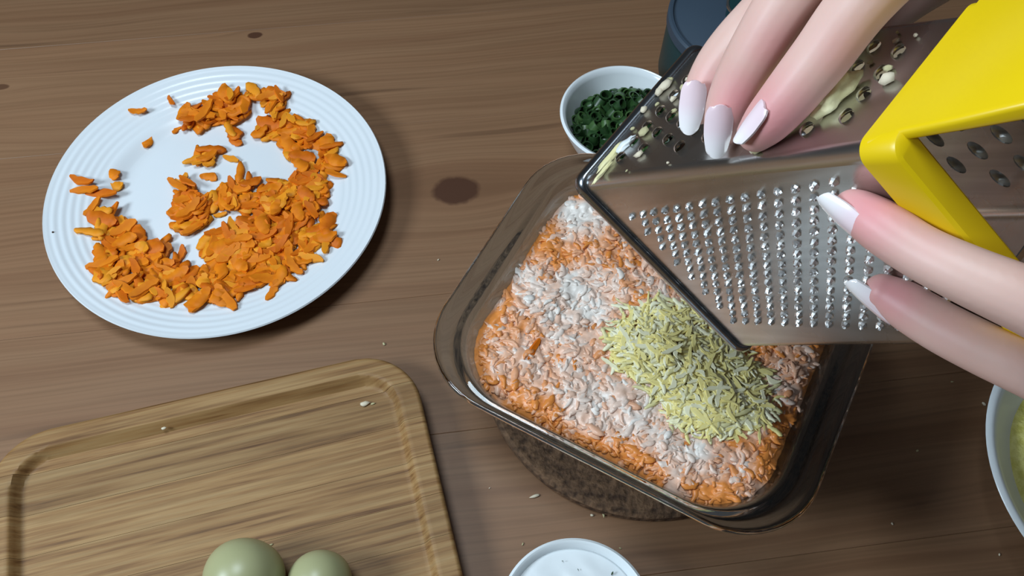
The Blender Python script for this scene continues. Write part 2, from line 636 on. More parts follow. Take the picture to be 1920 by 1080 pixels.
for k, (x, y, rz, lab, s) in enumerate(solo):
    w = onz(x, y, 0.012)
    r = math.hypot(w.x - PLC.x, w.y - PLC.y)
    w = onz(x, y, plate_z(r) + 0.0016)
    o = link('carrot_shred', carrot_meshes[(k * 3 + 2) % 14], None, None, place((w.x, w.y, w.z), rz, 0.1, 0, s))
    tag(o, lab, 'carrot shred', 'grated carrot on the plate')

# ------------------------------------------------------------------ bamboo cutting board
BA = math.radians(17.0)
BU = Vector((math.cos(BA), math.sin(BA), 0))
BV = Vector((-math.sin(BA), math.cos(BA), 0))
b_u0, b_u1, b_v1 = -0.2245, 0.0138, 0.2503
b_len = 0.345
ba, bb = (b_u1 - b_u0) / 2, b_len / 2
bc = BU * ((b_u0 + b_u1) / 2) + BV * (b_v1 - bb)
mwb = Matrix((BU, BV, Vector((0, 0, 1)))).transposed().to_4x4()
mwb.translation = bc
board = empty('cutting_board', mw=mwb)
tag(board, 'light bamboo cutting board with raised rounded rim, in front of the plate', 'cutting board')
BT, BD, BRIM, BRAD = 0.019, 0.0065, 0.0115, 0.034


def half_width(y, a, b, r):
    """half extent in x of a rounded rectangle at height y"""
    if abs(y) >= b:
        return None
    if abs(y) <= b - r:
        return a
    d = abs(y) - (b - r)
    return a - r + math.sqrt(max(r * r - d * d, 0))


def rr_sdf(x, y, a, b, r):
    qx, qy = abs(x) - a + r, abs(y) - b + r
    return math.hypot(max(qx, 0), max(qy, 0)) + min(max(qx, qy), 0) - r


def board_z(x, y):
    d = rr_sdf(x, y, ba, bb, BRAD)            # <0 inside
    t = (-d - BRIM) / 0.0050
    z = BT
    if t > 0:
        t = min(t, 1)
        z -= BD * (t * t * (3 - 2 * t))
    if -d < 0.0025:
        e = 1 + d / 0.0025
        z -= 0.0025 * (1 - math.sqrt(max(0, 1 - e * e)))
    return z


nst = 15
sw = 2 * bb / nst
for s in range(nst):
    y0, y1 = -bb + s * sw + 0.00008, -bb + (s + 1) * sw - 0.00008
    rows = 14
    loops = []
    for i in range(rows + 1):
        y = y0 + (y1 - y0) * i / rows
        yy = min(max(y, -bb + 0.00015), bb - 0.00015)
        hw = half_width(yy, ba, bb, BRAD)
        xs = []
        for k in range(9):
            xs.append(-hw + 0.0026 * k / 8)
        for k in range(1, 22):
            xs.append(-hw + 0.0026 + 0.030 * k / 21)
        xs = [x for x in xs if x < -0.02]
        xs = xs + [-0.01, 0.01] + [-x for x in reversed(xs)]
        loops.append([(x, yy, board_z(x, yy)) for x in xs] + [(xs[-1], yy, 0.0), (xs[0], yy, 0.0)])
    m_ = min(len(L) for L in loops)
    if any(len(L) != m_ for L in loops):
        loops = [L for L in loops if len(L) == m_]
    link('strip', loft('strip', loops, cap0=True, cap1=True, sharp=35), M['bamboo'], board)


def board_point(x, y, z):
    return onz(x, y, z)


def egg_mesh(name, L, r):
    prof = []
    n = 22
    for k in range(n + 1):
        a = math.pi * k / n
        x = -math.cos(a)
        rr_ = math.sin(a) * (1 - 0.13 * x)
        prof.append((max(rr_ * r, 0.0), x * L / 2))
    prof[0] = (0, -L / 2)
    prof[-1] = (0, L / 2)
    return lathe(name, prof, 40, 80)


for (px, py, r, L, rz, lab) in ((455, 1092, 0.0200, 0.043, 4.59, 'larger pale green egg lying left on the bamboo board'),
                                (600, 1100, 0.0160, 0.036, 4.89, 'smaller pale green egg lying right on the bamboo board')):
    zc = BT - BD + r
    w = onz(px, py, zc)
    o = link('egg', egg_mesh('egg', L, r), M['egg'])
    o.matrix_world = Matrix.Translation(w) @ Matrix.Rotation(rz, 4, 'Z') @ Matrix.Rotation(math.pi / 2, 4, 'Y')
    tag(o, lab, 'egg', 'eggs on the board')

# ------------------------------------------------------------------ trivet, glass dish and salad
DA = math.radians(-26.5)
DX = Vector((math.cos(DA), math.sin(DA), 0))
DY = Vector((-math.sin(DA), math.cos(DA), 0))
DC = Vector((0.0795, 0.2360, 0))
TRH = 0.009
triv = link('cork_trivet', lathe('cork_trivet', [(0, TRH), (0.0935, TRH), (0.0955, TRH - 0.002), (0.0955, 0.002), (0.0935, 0), (0, 0)], 96, 30), M['cork'])
triv.location = (0.0799, 0.2440, 0)
tag(triv, 'round dark brown cork trivet under the glass dish', 'trivet')

mwd = Matrix((DX, DY, Vector((0, 0, 1)))).transposed().to_4x4()
mwd.translation = DC + Vector((0, 0, TRH))
RH = 0.066                        # rim height above the trivet
prof = [  # (half x, half y, corner radius, z) outer skin upward, over the rim, inner skin downward
    (0.058, 0.050, 0.030, 0.0002), (0.066, 0.058, 0.032, 0.0002), (0.0735, 0.0655, 0.034, 0.003), (0.0765, 0.0685, 0.035, 0.008),
    (0.0850, 0.0775, 0.037, 0.048), (0.0880, 0.0815, 0.038, 0.057), (0.0900, 0.0835, 0.039, 0.0605),
    (0.1015, 0.0880, 0.042, 0.0618), (0.1048, 0.0898, 0.043, 0.0625), (0.1060, 0.0905, 0.0435, 0.0640), (0.1055, 0.0902, 0.0435, 0.0655), (0.1040, 0.0892, 0.043, RH),
    (0.1010, 0.0880, 0.042, RH - 0.0004), (0.0985, 0.0870, 0.041, RH - 0.0012), (0.0935, 0.0860, 0.0405, RH - 0.0014), (0.0915, 0.0852, 0.040, RH - 0.0006), (0.0895, 0.0842, 0.040, RH - 0.0010), (0.0875, 0.0822, 0.039, RH - 0.005), (0.0838, 0.0770, 0.037, 0.050),
    (0.0725, 0.0645, 0.033, 0.010), (0.0690, 0.0610, 0.031, 0.0065), (0.062, 0.054, 0.029, 0.0052), (0.056, 0.048, 0.028, 0.0050)]
loops = [[(x, y, z) for x, y in rrect(a, b, r, 12)] for a, b, r, z in prof]
dish = link('glass_baking_dish', loft('glass_baking_dish', loops, cap0=True, cap1=True, sharp=70), M['glass'])
dish.matrix_world = mwd
tag(dish, 'clear glass baking dish with wide side lips, full of creamy salad', 'baking dish')

Rs = random.Random(5)


def dish_xy(px, py, z):
    w = onz(px, py, z) - DC
    return w.dot(DX), w.dot(DY)


def nz3(x, y, s, o=0.0):
    return noise.noise(Vector((x * s + o, y * s - o, o * 1.3)))


FA, FB, FR = 0.0852, 0.0790, 0.037
STOP = 0.0570                     # salad surface above the trivet


def salad_z(x, y):
    d = -rr_sdf(x, y, FA, FB, FR)
    z = STOP + 0.0024 * nz3(x, y, 38, 3.1) + 0.0016 * nz3(x, y, 95, 8.2) + 0.0011 * nz3(x, y, 260, 1.7) + 0.0006 * nz3(x, y, 560, 5.7)
    if d < 0.010:
        z -= 0.0045 * (1 - d / 0.010) ** 2
    return z


def salad_col(x, y):
    """mayonnaise white / salmon / carrot orange by place"""
    d = -rr_sdf(x, y, FA, FB, FR)
    m = 0.46 + 0.26 * nz3(x, y, 34, 12.0) + 0.30 * nz3(x, y, 85, 4.0) + 0.22 * nz3(x, y, 210, 4.0)      # creaminess
    if d < 0.015:
        m -= 0.85 * (1 - d / 0.015) * (0.6 + 1.5 * nz3(x, y, 45, 20.0))
    # white corner at the back left, white streak under it, orange patch between
    for (px, py, rx, s) in ((1085, 400, 0.017, 0.75), (1090, 535, 0.012, 0.45), (1120, 585, 0.010, 0.5), (1010, 400, 0.006, .4),
                            (1215, 800, 0.011, 0.35), (1310, 840, 0.009, 0.3), (1060, 470, 0.013, -0.45), (1150, 470, 0.014, -0.40), (960, 600, 0.012, -0.25), (1370, 830, 0.010, -0.35), (1330, 940, .02, -.25),
                            (1210, 890, 0.02, -0.35), (960, 740, 0.016, -0.3)):
        ax, ay = dish_xy(px, py, STOP + TRH)
        q = ((x - ax) ** 2 + (y - ay) ** 2) / (rx * rx)
        if q < 6:
            m += s * math.exp(-q)
    return max(0.0, min(1.0, m))


def cream(m, R=None):
    a = np.array((0.78, 0.265, 0.055))
    b = np.array((0.84, 0.545, 0.41))
    c = np.array((0.86, 0.79, 0.73))
    col = a + (b - a) * min(m / 0.45, 1) if m < 0.45 else b + (c - b) * min((m - 0.45) / 0.4, 1)
    return col


NX, NY = 150, 136
vs_, fs, cols = [], [], []
idx = {}
for j in range(NY + 1):
    for i in range(NX + 1):
        u, v = -1 + 2 * i / NX, -1 + 2 * j / NY
        # square -> rounded rectangle mapping by scaling toward the boundary
        x, y = u * FA, v * FB
        d = rr_sdf(x, y, FA, FB, FR)
        if d > 0:
            s = 1.0
            lo, hi = 0.5, 1.0
            for _ in range(16):
                mid = (lo + hi) / 2
                if rr_sdf(x * mid, y * mid, FA, FB, FR) > 0:
                    hi = mid
                else:
                    lo = mid
            x, y = x * lo, y * lo
        idx[i, j] = len(vs_)
        vs_.append((x, y, salad_z(x, y)))
        cols.append((*cream(salad_col(x, y)), 1))
for j in range(NY):
    for i in range(NX):
        fs.append((idx[i, j], idx[i + 1, j], idx[i + 1, j + 1], idx[i, j + 1]))
ring = [idx[i, 0] for i in range(NX)] + [idx[NX, j] for j in range(NY)] + [idx[i, NY] for i in range(NX, 0, -1)] + [idx[0, j] for j in range(NY, 0, -1)]
lay = [(0.044, (0.72, 0.68, 0.62)), (0.036, (0.75, 0.30, 0.05)), (0.026, (0.70, 0.66, 0.50)), (0.014, (0.62, 0.56, 0.48)), (0.0068, (0.5, 0.4, 0.36))]
prev = ring
for z, c in lay:
    t = (STOP - z) / (STOP - 0.006)
    k = 1 - 0.005 - 0.185 * t
    cur = []
    for q in ring:
        x, y, _ = vs_[q]
        cur.append(len(vs_))
        vs_.append((x * k, y * k, z))
        cols.append((*c, 1))
    n = len(ring)
    for a in range(n):
        fs.append((prev[a], cur[a], cur[(a + 1) % n], prev[(a + 1) % n]))
    prev = cur
fs.append(tuple(prev))
sm = bpy.data.meshes.new('layered_salad')
sm.from_pydata(vs_, [], fs)
ca_ = sm.color_attributes.new('col', 'FLOAT_COLOR', 'POINT')
ca_.data.foreach_set('color', np.array(cols).ravel())
for p in sm.polygons:
    p.use_smooth = True
sm.update()
salad = link('layered_salad', sm, M['salad'])
salad.matrix_world = mwd
tag(salad, 'creamy pink and orange grated carrot salad filling the glass dish', 'salad')

sh_meshes = [shred_mesh('salad_shred', Rs.uniform(0.0050, 0.0095), Rs.uniform(0.0014, 0.0042), Rs.uniform(0.0007, 0.0011), Rs.uniform(-0.03, 0.05), Rs.uniform(-0.3, 0.3), Rs, 0.25, 7, Rs.uniform(-.2, .2)) for k in range(10)]
items = []
while len(items) < 3600:
    x, y = Rs.uniform(-FA, FA), Rs.uniform(-FB, FB)
    if rr_sdf(x, y, FA, FB, FR) > -0.0025:
        continue
    m = salad_col(x, y)
    if m > 0.86 and Rs.random() < 0.55:
        continue
    m2 = max(0, min(1, m + Rs.gauss(-0.02, 0.16)))
    items.append((sh_meshes[Rs.randrange(10)], place((x, y, salad_z(x, y) + Rs.uniform(-0.0009, -0.0001)), Rs.uniform(0, 6.28), Rs.uniform(-.14, .14), Rs.uniform(-.08, .08), Rs.uniform(.7, 1.25)), cream(m2), 0))
sp = link('salad_shreds', merge_copies('salad_shreds', items), M['salad_shred'], salad)
tag(sp, 'cream coated carrot shreds on the salad surface', None, None, 'stuff')

# one bare carrot stick standing in the salad
x, y = dish_xy(1000, 655, STOP + TRH)
o = link('carrot_stick', shred_mesh('carrot_stick', 0.014, 0.0034, 0.002, 0.02, 0.1, Rs, 0.05), M['carrot_deep'])
o.matrix_world = mwd @ place((x, y, salad_z(x, y) + 0.0012), math.radians(95), 0.5, -0.1)
tag(o, 'dark orange carrot stick set in the salad left of the yellow shreds', 'carrot stick')

# grated pale yellow heap on the salad
Rg = random.Random(21)
g_meshes = []
for k in range(12):
    me = shred_mesh('yellow_shred', Rg.uniform(0.0065, 0.0150), Rg.uniform(0.0015, 0.0030), Rg.uniform(0.0006, 0.0009), Rg.uniform(-0.03, 0.06), Rg.uniform(-0.4, 0.4), Rg, 0.28, 9, Rg.uniform(-0.28, 0.28))
    me.materials.append(M[('cheese', 'cheese', 'cheese_pale')[k % 3]])
    g_meshes.append(me)
HEAP = [(1150, 622), (1178, 592), (1228, 566), (1270, 570), (1320, 600), (1380, 655), (1425, 690), (1442, 735), (1440, 790), (1400, 805), (1345, 812), (1280, 800), (1236, 748), (1196, 704), (1156, 684)]
hcx = sum(p[0] for p in HEAP) / len(HEAP)
hcy = sum(p[1] for p in HEAP) / len(HEAP)
pts = sample_poly(HEAP, 950, 3.0, Rg)
OUT = [(hcx + (a - hcx) * 1.16, hcy + (b - hcy) * 1.14) for a, b in HEAP]
pts += [p for p in sample_poly(OUT, 260, 7.0, Rg) if not in_poly(p[0], p[1], HEAP)]
heap = []
for (px, py) in pts:
    e = 1e9
    for (a, b), (c, d) in zip(HEAP, HEAP[1:] + HEAP[:1]):
        t = max(0, min(1, ((px - a) * (c - a) + (py - b) * (d - b)) / ((c - a) ** 2 + (d - b) ** 2)))
        e = min(e, math.hypot(px - a - t * (c - a), py - b - t * (d - b)))
    hz = 0.0060 * min(1, e / 80) ** 0.8 if in_poly(px, py, HEAP) else 0.0
    top = Rg.random()
    zz = STOP + TRH + 0.001 + hz * (0.45 + 0.55 * top)
    w = onz(px, py, zz)
    q = w - DC
    zz = salad_z(q.dot(DX), q.dot(DY)) + TRH + 0.0010 + hz * (0.4 + 0.6 * top)
    w = onz(px, py, zz)
    heap.append((top, g_meshes[Rg.randrange(12)], place(tuple(w), Rg.uniform(0, 6.28), Rg.uniform(-.18, .18), Rg.uniform(-.10, .10), Rg.uniform(.7, 1.15))))
heap.sort(key=lambda h: -h[0])
for t, me, mw in heap[:292]:
    tag(link('yellow_shred', me, None, None, mw), 'pale yellow grated shred in the heap below the grater', 'shred', 'grated yellow shreds on the salad')
rest = merge_copies('grated_heap', [(me, mw, None, Rg.randrange(3)) for t, me, mw in heap[292:]])
for mm in ('cheese', 'cheese_green', 'cheese_pale'):
    rest.materials.append(M[mm])
tag(link('grated_heap', rest), 'lower layer of the pale yellow grated heap on the salad', 'grated heap', None, 'stuff')

# ------------------------------------------------------------------ bowls and jar


def bowl(name, c, R, H, foot, wall, label, p=1.5):
    n = 14
    prof = [(0, 0.004)]
    inner, outer = [], []
    for k in range(n + 1):
        t = k / n
        r = foot + (R - wall - foot) * t
        z = 0.005 + (H - 0.005) * t ** p
        inner.append((r - wall * 0.2 * (1 - t), z))
    for k in range(n + 1):
        t = 1 - k / n
        r = foot + 0.001 + (R - foot - 0.001) * t
        z = 0.0015 + (H - 0.0015) * t ** p
        outer.append((r, z - 0.0004))
    prof = [(0, 0.005)] + inner[1:] + [(R - wall * 0.5, H + 0.0008)] + outer + [(foot * 0.92, 0.0), (0, 0.0)]
    o = link(name, lathe(name, prof, 96, 60), M['ceramic'])
    o.location = c
    tag(o, label, 'bowl')
    return inner


ob_c = Vector((0.0712, 0.4126, 0))
inner = bowl('small_bowl', ob_c, 0.0437, 0.040, 0.022, 0.0032, 'small white bowl of chopped green onion behind the glass dish')
sb_c = Vector((0.0380, 0.0910, 0))
bowl('small_bowl', sb_c, 0.0385, 0.032, 0.020, 0.0028, 'small white bowl of white sauce at the lower photo edge')
rb_c = Vector((0.3493, 0.1738, 0))
bowl('wide_bowl', rb_c, 0.0912, 0.042, 0.036, 0.0045, 'large white bowl of yellow-green mash at the right photo edge')


def mound(name, c, R, z0, dome, amp, scale, mat, label, cat, seg=72, rings=26, seed=0.0):
    vs_, fs = [(0, 0, dome)], []
    for i in range(1, rings + 1):
        t = i / rings
        for k in range(seg):
            a = 2 * math.pi * k / seg
            x, y = R * t * math.cos(a), R * t * math.sin(a)
            z = dome * (1 - t * t) + amp * (1 - t ** 6) * (nz3(x, y, scale, seed) + 0.5 * nz3(x, y, scale * 2.3, seed + 4))
            vs_.append((x, y, z))
    for k in range(seg):
        fs.append((0, 1 + k, 1 + (k + 1) % seg))
    for i in range(rings - 1):
        for k in range(seg):
            a, b = 1 + i * seg + k, 1 + i * seg + (k + 1) % seg
            fs.append((a, a + seg, b + seg, b))
    base = len(vs_)
    for k in range(seg):
        a = 2 * math.pi * k / seg
        vs_.append((R * 0.9 * math.cos(a), R * 0.9 * math.sin(a), -0.006))
    for k in range(seg):
        a, b = 1 + (rings - 1) * seg + k, 1 + (rings - 1) * seg + (k + 1) % seg
        fs.append((a, base + k, base + (k + 1) % seg, b))
    fs.append(tuple(base + k for k in range(seg)))
    o = link(name, mesh(name, vs_, fs), mat)
    o.location = (c.x, c.y, z0)
    tag(o, label, cat)
    return o


mound('white_sauce', sb_c, 0.0340, 0.0280, 0.0015, 0.0012, 60, M['sauce'], 'white sauce inside the small bowl at the lower photo edge', 'sauce', seed=2.0)
mound('yellow_green_mash', rb_c, 0.0735, 0.0262, 0.012, 0.0045, 70, M['mash'], 'lumpy yellow-green mash inside the large white bowl', 'mash', seed=6.0)
# dark flecks on the sauce
for k, (px, py, s) in enumerate(((1055, 1052, 0.00025), (1148, 1075, 0.0005), (1084, 1068, 0.00025))):
    w = onz(px, py, 0.0299)
    me = shred_mesh('herb_fleck', s * 4, s * 1.6, s, 0.1, 0.3, Rg, 0.2, 4)
    tag(link('herb_fleck', me, M['onion'], None, place(tuple(w), k * 1.1)), 'tiny dark fleck on the white sauce', 'fleck', 'flecks on the sauce')


def ring_mesh(name, r, wall, h, sq, seg=12):
    L = []
    for rr_, z in ((r, -h / 2), (r * 1.03, 0), (r, h / 2), (r - wall, h / 2), (r - wall, -h / 2)):
        L.append([(rr_ * math.cos(2 * math.pi * k / seg), sq * rr_ * math.sin(2 * math.pi * k / seg), z) for k in range(seg)])
    return loft(name, L, wrap=True, sharp=50)


Ro = random.Random(3)
onion_meshes = []
for k in range(8):
    me = ring_mesh('onion_ring', Ro.uniform(0.0030, 0.0048), Ro.uniform(0.0007, 0.0011), Ro.uniform(0.0035, 0.0075), Ro.uniform(0.5, 1.0))
    me.materials.append(M['onion_light' if k % 4 == 0 else 'onion'])
    onion_meshes.append(me)
pts = []
tries = 0
while len(pts) < 190 and tries < 6000:
    tries += 1
    a, r = Ro.uniform(0, 6.283), 0.0355 * math.sqrt(Ro.random())
    x, y = r * math.cos(a) + 0.003, r * math.sin(a) - 0.003
    z = 0.0275 + 0.007 * (1 - (r / 0.033) ** 2) + Ro.uniform(-0.004, 0.0025)
    if all((x - p[0]) ** 2 + (y - p[1]) ** 2 + (z - p[2]) ** 2 > 0.0037 ** 2 for p in pts):
        pts.append((x, y, z))
for (x, y, z) in pts:
    mw = Matrix.Translation((ob_c.x + x, ob_c.y + y, z)) @ Matrix.Rotation(Ro.uniform(0, 6.28), 4, 'Z') @ Matrix.Rotation(Ro.uniform(-1.3, 1.3), 4, 'X')
    tag(link('onion_piece', onion_meshes[Ro.randrange(8)], None, None, mw), 'chopped dark green onion piece in the small white bowl', 'green onion', 'chopped green onion in the bowl')
mnd = mound('onion_base', ob_c, 0.0315, 0.0225, 0.005, 0.003, 200, M['onion'], 'dark green chopped onion filling the small bowl underneath', 'green onion', seed=9.0)
mnd['kind'] = 'stuff'

jar = empty('lidded_jar', (0.1525, 0.4860, 0))
tag(jar, 'dark teal jar with slate blue lid, behind the grater at the top', 'jar')
JR, JH = 0.0505, 0.060
link('body', lathe('body', [(0, 0), (JR * 0.93, 0), (JR * 0.97, 0.002), (JR, 0.008), (JR, JH - 0.012), (JR * 0.985, JH - 0.010), (0, JH - 0.010)], 96, 30), M['teal'], jar)
lid = link('lid', lathe('lid', [(0, JH - 0.0098), (JR * 0.975, JH - 0.0098), (JR + 0.0012, JH - 0.008), (JR + 0.0012, JH - 0.001), (JR, JH + 0.0008), (JR - 0.0018, JH + 0.0008), (JR - 0.0030, JH - 0.0008), (JR - 0.0045, JH - 0.0008), (JR - 0.006, JH), (0, JH)], 96, 30), M['slate'], jar)
lp = lathe('knob', [(0, JH + 0.001), (0.0125, JH + 0.001), (0.0125, JH + 0.010), (0.0115, JH + 0.011), (0, JH + 0.011)], 48, 30)
kn = link('knob', lp, M['teal'], lid)
L = []
for k in range(48):
    a = 2 * math.pi * k / 48
    L.append([((0.0132 + 0.0011 * math.cos(b)) * math.cos(a), (0.0132 + 0.0011 * math.cos(b)) * math.sin(a), JH + 0.0105 + 0.0011 * math.sin(b)) for b in [2 * math.pi * q / 8 for q in range(8)]])
link('knob_ring', loft('knob_ring', L, wrap=True), M['chrome'], lid)

# ------------------------------------------------------------------ box grater
D0 = 0.37
P0, P1, P2 = at(1080, 345, D0), at(1300, 90, D0 * 1.0362), at(1385, 655, D0 * 1.0770)
E1 = (P1 - P0)
W1 = E1.length
E1.normalize()
E2 = P2 - P0
E2 -= E1 * E2.dot(E1)
W2 = E2.length
E2.normalize()
E3 = E1.cross(E2)
QT = at(1605, 285, D0 * 0.6391)
if E3.dot(QT - P0) < 0:
    E3 = -E3
TP = 0.0879                        # taper of each side per unit height
mwg = Matrix((E1, E2, E3)).transposed().to_4x4()
mwg.translation = P0
grater = empty('box_grater', mw=mwg)
tag(grater, 'four sided steel box grater with yellow plastic handle, held over the dish', 'grater')
GH = 0.158                         # height of the steel body
CRAD = 0.0042                      # radius of the folded edges


def ginv(p):
    return mwg.inverted() @ p


def sheet(name, W, holes, mapf, parent, mat):
    """flat sheet in (a, h) with real holes, mapped to grater space"""
    cu = bpy.data.curves.new('tmp', 'CURVE')
    cu.dimensions = '2D'
    cu.fill_mode = 'BOTH'
    cu.extrude = 0.00025
    a0, a1 = CRAD, W - CRAD
    outl = [(a0, 0.0), (a1, 0.0), (a1 - TP * GH, GH), (a0 + TP * GH, GH)]
    for pl in [outl] + holes:
        sp_ = cu.splines.new('POLY')
        sp_.points.add(len(pl) - 1)
        for q, (x, y) in zip(sp_.points, pl):
            q.co = (x, y, 0, 1)
        sp_.use_cyclic_u = True
    ob = bpy.data.objects.new('tmp', cu)
    COL.objects.link(ob)
    dg = bpy.context.evaluated_depsgraph_get()
    me = bpy.data.meshes.new_from_object(ob.evaluated_get(dg))
    bpy.data.objects.remove(ob)
    bpy.data.curves.remove(cu)
    for v in me.vertices:
        v.co = mapf(v.co.x, v.co.y, v.co.z)
    me.materials.clear()
    bm = bmesh.new()
    bm.from_mesh(me)
    bmesh.ops.remove_doubles(bm, verts=bm.verts, dist=1e-6)
    bmesh.ops.recalc_face_normals(bm, faces=bm.faces)
    for f in bm.faces:
        f.smooth = False
    bm.to_mesh(me)
    bm.free()
    me.name = name
    return link(name, me, mat, parent)


def oval(x, y, rx, ry, n=14, rot=0.0):
    c, s = math.cos(rot), math.sin(rot)
    return [(x + rx * math.cos(t) * c - ry * math.sin(t) * s, y + rx * math.cos(t) * s + ry * math.sin(t) * c) for t in [2 * math.pi * k / n for k in range(n)]]


upper_map = lambda a, h, z: Vector((a, TP * h - z, h))             # the side the hand grates on
lower_map = lambda a, h, z: Vector((TP * h - z, a, h))             # fine dotted side
opp_low_map = lambda a, h, z: Vector((W1 - TP * h + z, a, h))
opp_up_map = lambda a, h, z: Vector((a, W2 - TP * h + z, h))

# medium holes with raised lips on the upper side
up_sites = []
pitch_h, pitch_a = 0.0125, 0.0085
for i in range(10):
    h = 0.0200 + i * pitch_h
    for j in range(-4, 5):
        a = W1 / 2 + (j + (0.5 if i % 2 else 0.0)) * pitch_a
        if TP * h + 0.0115 < a < W1 - TP * h - 0.0115:
            up_sites.append((a, h))
up_holes = [oval(a, h, 0.0024, 0.0021, 12) for a, h in up_sites]
face_up = sheet('grating_side', W1, up_holes, upper_map, grater, M['steel'])
face_up['label'] = 'steel side with raised slotted teeth, crumbs on it'


def lip_mesh():
    vs_, fs = [], []
    n, m = 8, 4
    for i in range(m + 1):
        e = (math.pi / 2) * i / m
        for k in range(n + 1):
            t = math.pi * k / n
            x = 0.0026 * math.cos(t) * math.cos(e * 0.85)
            y = -0.0026 * math.sin(t) * math.cos(e)
            z = 0.0019 * math.sin(e)
            vs_.append((x, y + 0.0004, z))
    for i in range(m):
        for k in range(n):
            a = i * (n + 1) + k
            fs.append((a, a + 1, a + n + 2, a + n + 1))
    return mesh('tooth', vs_, fs)


nU = Vector((0, -1, TP)).normalized()
lip = lip_mesh()
lip.materials.append(M['steel_bright'])
ax = Vector((1, 0, 0))
for a, h in up_sites:
    az = nU
    ay = az.cross(ax).normalized()
    if ay.z > 0:
        ay, axx = ay, ax
    mwl = Matrix((az.cross(ay) * -1, ay, az)).transposed().to_4x4()
    mwl.translation = upper_map(a, h, 0.0003)
    o = link('tooth', lip, None, face_up, mwl)

# fine burrs on the lower side: rows at constant width, staggered along the height
face_lo = sheet('fine_side', W2, [], lower_map, grater, M['steel'])
face_lo['label'] = 'steel side with rows of fine raised burrs'


def burr_mesh(R):
    n = 8
    vs_, fs = [], []
    for ring_, (r, z) in enumerate(((0.00165, -0.0001), (0.00125, 0.0008), (0.00085, 0.0014), (0.0004, 0.0004))):
        for k in range(n):
            t = 2 * math.pi * k / n
            zz = z + (R.uniform(-0.0003, 0.0004) if ring_ == 2 else 0)
            vs_.append((r * math.cos(t), r * math.sin(t), zz))
    for i in range(3):
        for k in range(n):
            k2 = (k + 1) % n
            fs.append((i * n + k, i * n + k2, i * n + n + k2, i * n + n + k))
    fs.append(tuple(3 * n + k for k in range(n)))
    return mesh('burr', vs_, fs, False)


Rb = random.Random(2)
burrs = [burr_mesh(Rb) for k in range(4)]
for b in burrs:
    b.materials.append(M['steel_bright'])
nL = Vector((-1, 0, TP)).normalized()
by_ = Vector((0, 1, 0))
bx_ = by_.cross(nL).normalized()
for j in range(15):
    v = 0.0212 + j * 0.00451
    h = 0.0185 + (0.0 if j % 2 == 0 else 0.00405)
    while h < 0.1385:
        mwl = Matrix((bx_, by_, nL)).transposed().to_4x4() @ Matrix.Rotation(Rb.uniform(0, 6), 4, 'Z')
        mwl.translation = lower_map(v, h, 0.0002)
        link('burr', burrs[Rb.randrange(4)], None, face_lo, mwl)
        h += 0.0081

big = []
for i in range(9):
    h = 0.024 + i * 0.0145
    for j in range(-3, 4):
        a = W2 / 2 + (j + (0.5 if i % 2 else 0)) * 0.0130
        if TP * h + 0.013 < a < W2 - TP * h - 0.013:
            big.append(oval(a, h, 0.0042, 0.0034, 14))
face_ol = sheet('coarse_side', W2, big, opp_low_map, grater, M['steel'])
face_ol['label'] = 'steel side with large oval holes, seen from inside'
nO = Vector((1, 0, TP)).normalized()
lipc = lip.copy()
lipc.name = 'coarse_tooth'
oy = Vector((-TP, 0, 1)).normalized()
ox = oy.cross(nO)
for pl in big:
    a_ = sum(p[0] for p in pl) / len(pl)
    h_ = sum(p[1] for p in pl) / len(pl)
    mwl = Matrix((ox, oy, nO)).transposed().to_4x4()
    mwl.translation = opp_low_map(a_, h_, 0.0003)
    link('tooth', lipc, None, face_ol, mwl @ Matrix.Diagonal((1.75, 2.6, 1.9, 1)))
slots = []
for i in range(4):
    h = 0.030 + i * 0.030
    slots.append([(W1 / 2 - 0.020, h), (W1 / 2 + 0.020, h), (W1 / 2 + 0.020, h + 0.0035), (W1 / 2 - 0.020, h + 0.0035)])
sheet('slicing_side', W1, slots, opp_up_map, grater, M['steel'])

# rounded folded edges
for (cu_, cv_, q) in ((0, 0, 180), (1, 0, 270), (1, 1, 0), (0, 1, 90)):
    loops = []
    for h in (0.0, GH):
        u0 = TP * h + CRAD if cu_ == 0 else W1 - TP * h - CRAD
        v0 = TP * h + CRAD if cv_ == 0 else W2 - TP * h - CRAD
        out_, in_ = [], []
        for k in range(9):
            t = math.radians(q + 90 * k / 8)
            out_.append((u0 + (CRAD + 0.00025) * math.cos(t), v0 + (CRAD + 0.00025) * math.sin(t), h))
            in_.append((u0 + (CRAD - 0.00025) * math.cos(t), v0 + (CRAD - 0.00025) * math.sin(t), h))
        loops.append(out_ + in_[::-1])
    link('folded_edge', loft('folded_edge', loops, cap0=True, cap1=True, sharp=50), M['steel'], grater)


def gloop(h, off, r, n=8):
    return [(W1 / 2 + x, W2 / 2 + y, h) for x, y in rrect(W1 / 2 - TP * h + off, W2 / 2 - TP * h + off, r, n)]


rim_prof = []
for k in range(14):
    t = 2 * math.pi * k / 14
    rim_prof.append((0.0022 + 0.0034 * math.sin(t), 0.0008 + 0.0017 * math.cos(t)))
rim = loft('base_rim', [gloop(h, o_, 0.006) for h, o_ in rim_prof], wrap=True, sharp=80)
link('base_rim', rim, M['steel_dark'], grater)

# yellow handle: collar round the top plus an arch from narrow side to narrow side
def gloop2(h, ou, ov, r, n=8):
    return [(W1 / 2 + x, W2 / 2 + y, h) for x, y in rrect(W1 / 2 - TP * h + ou, W2 / 2 - TP * h + ov, r, n)]


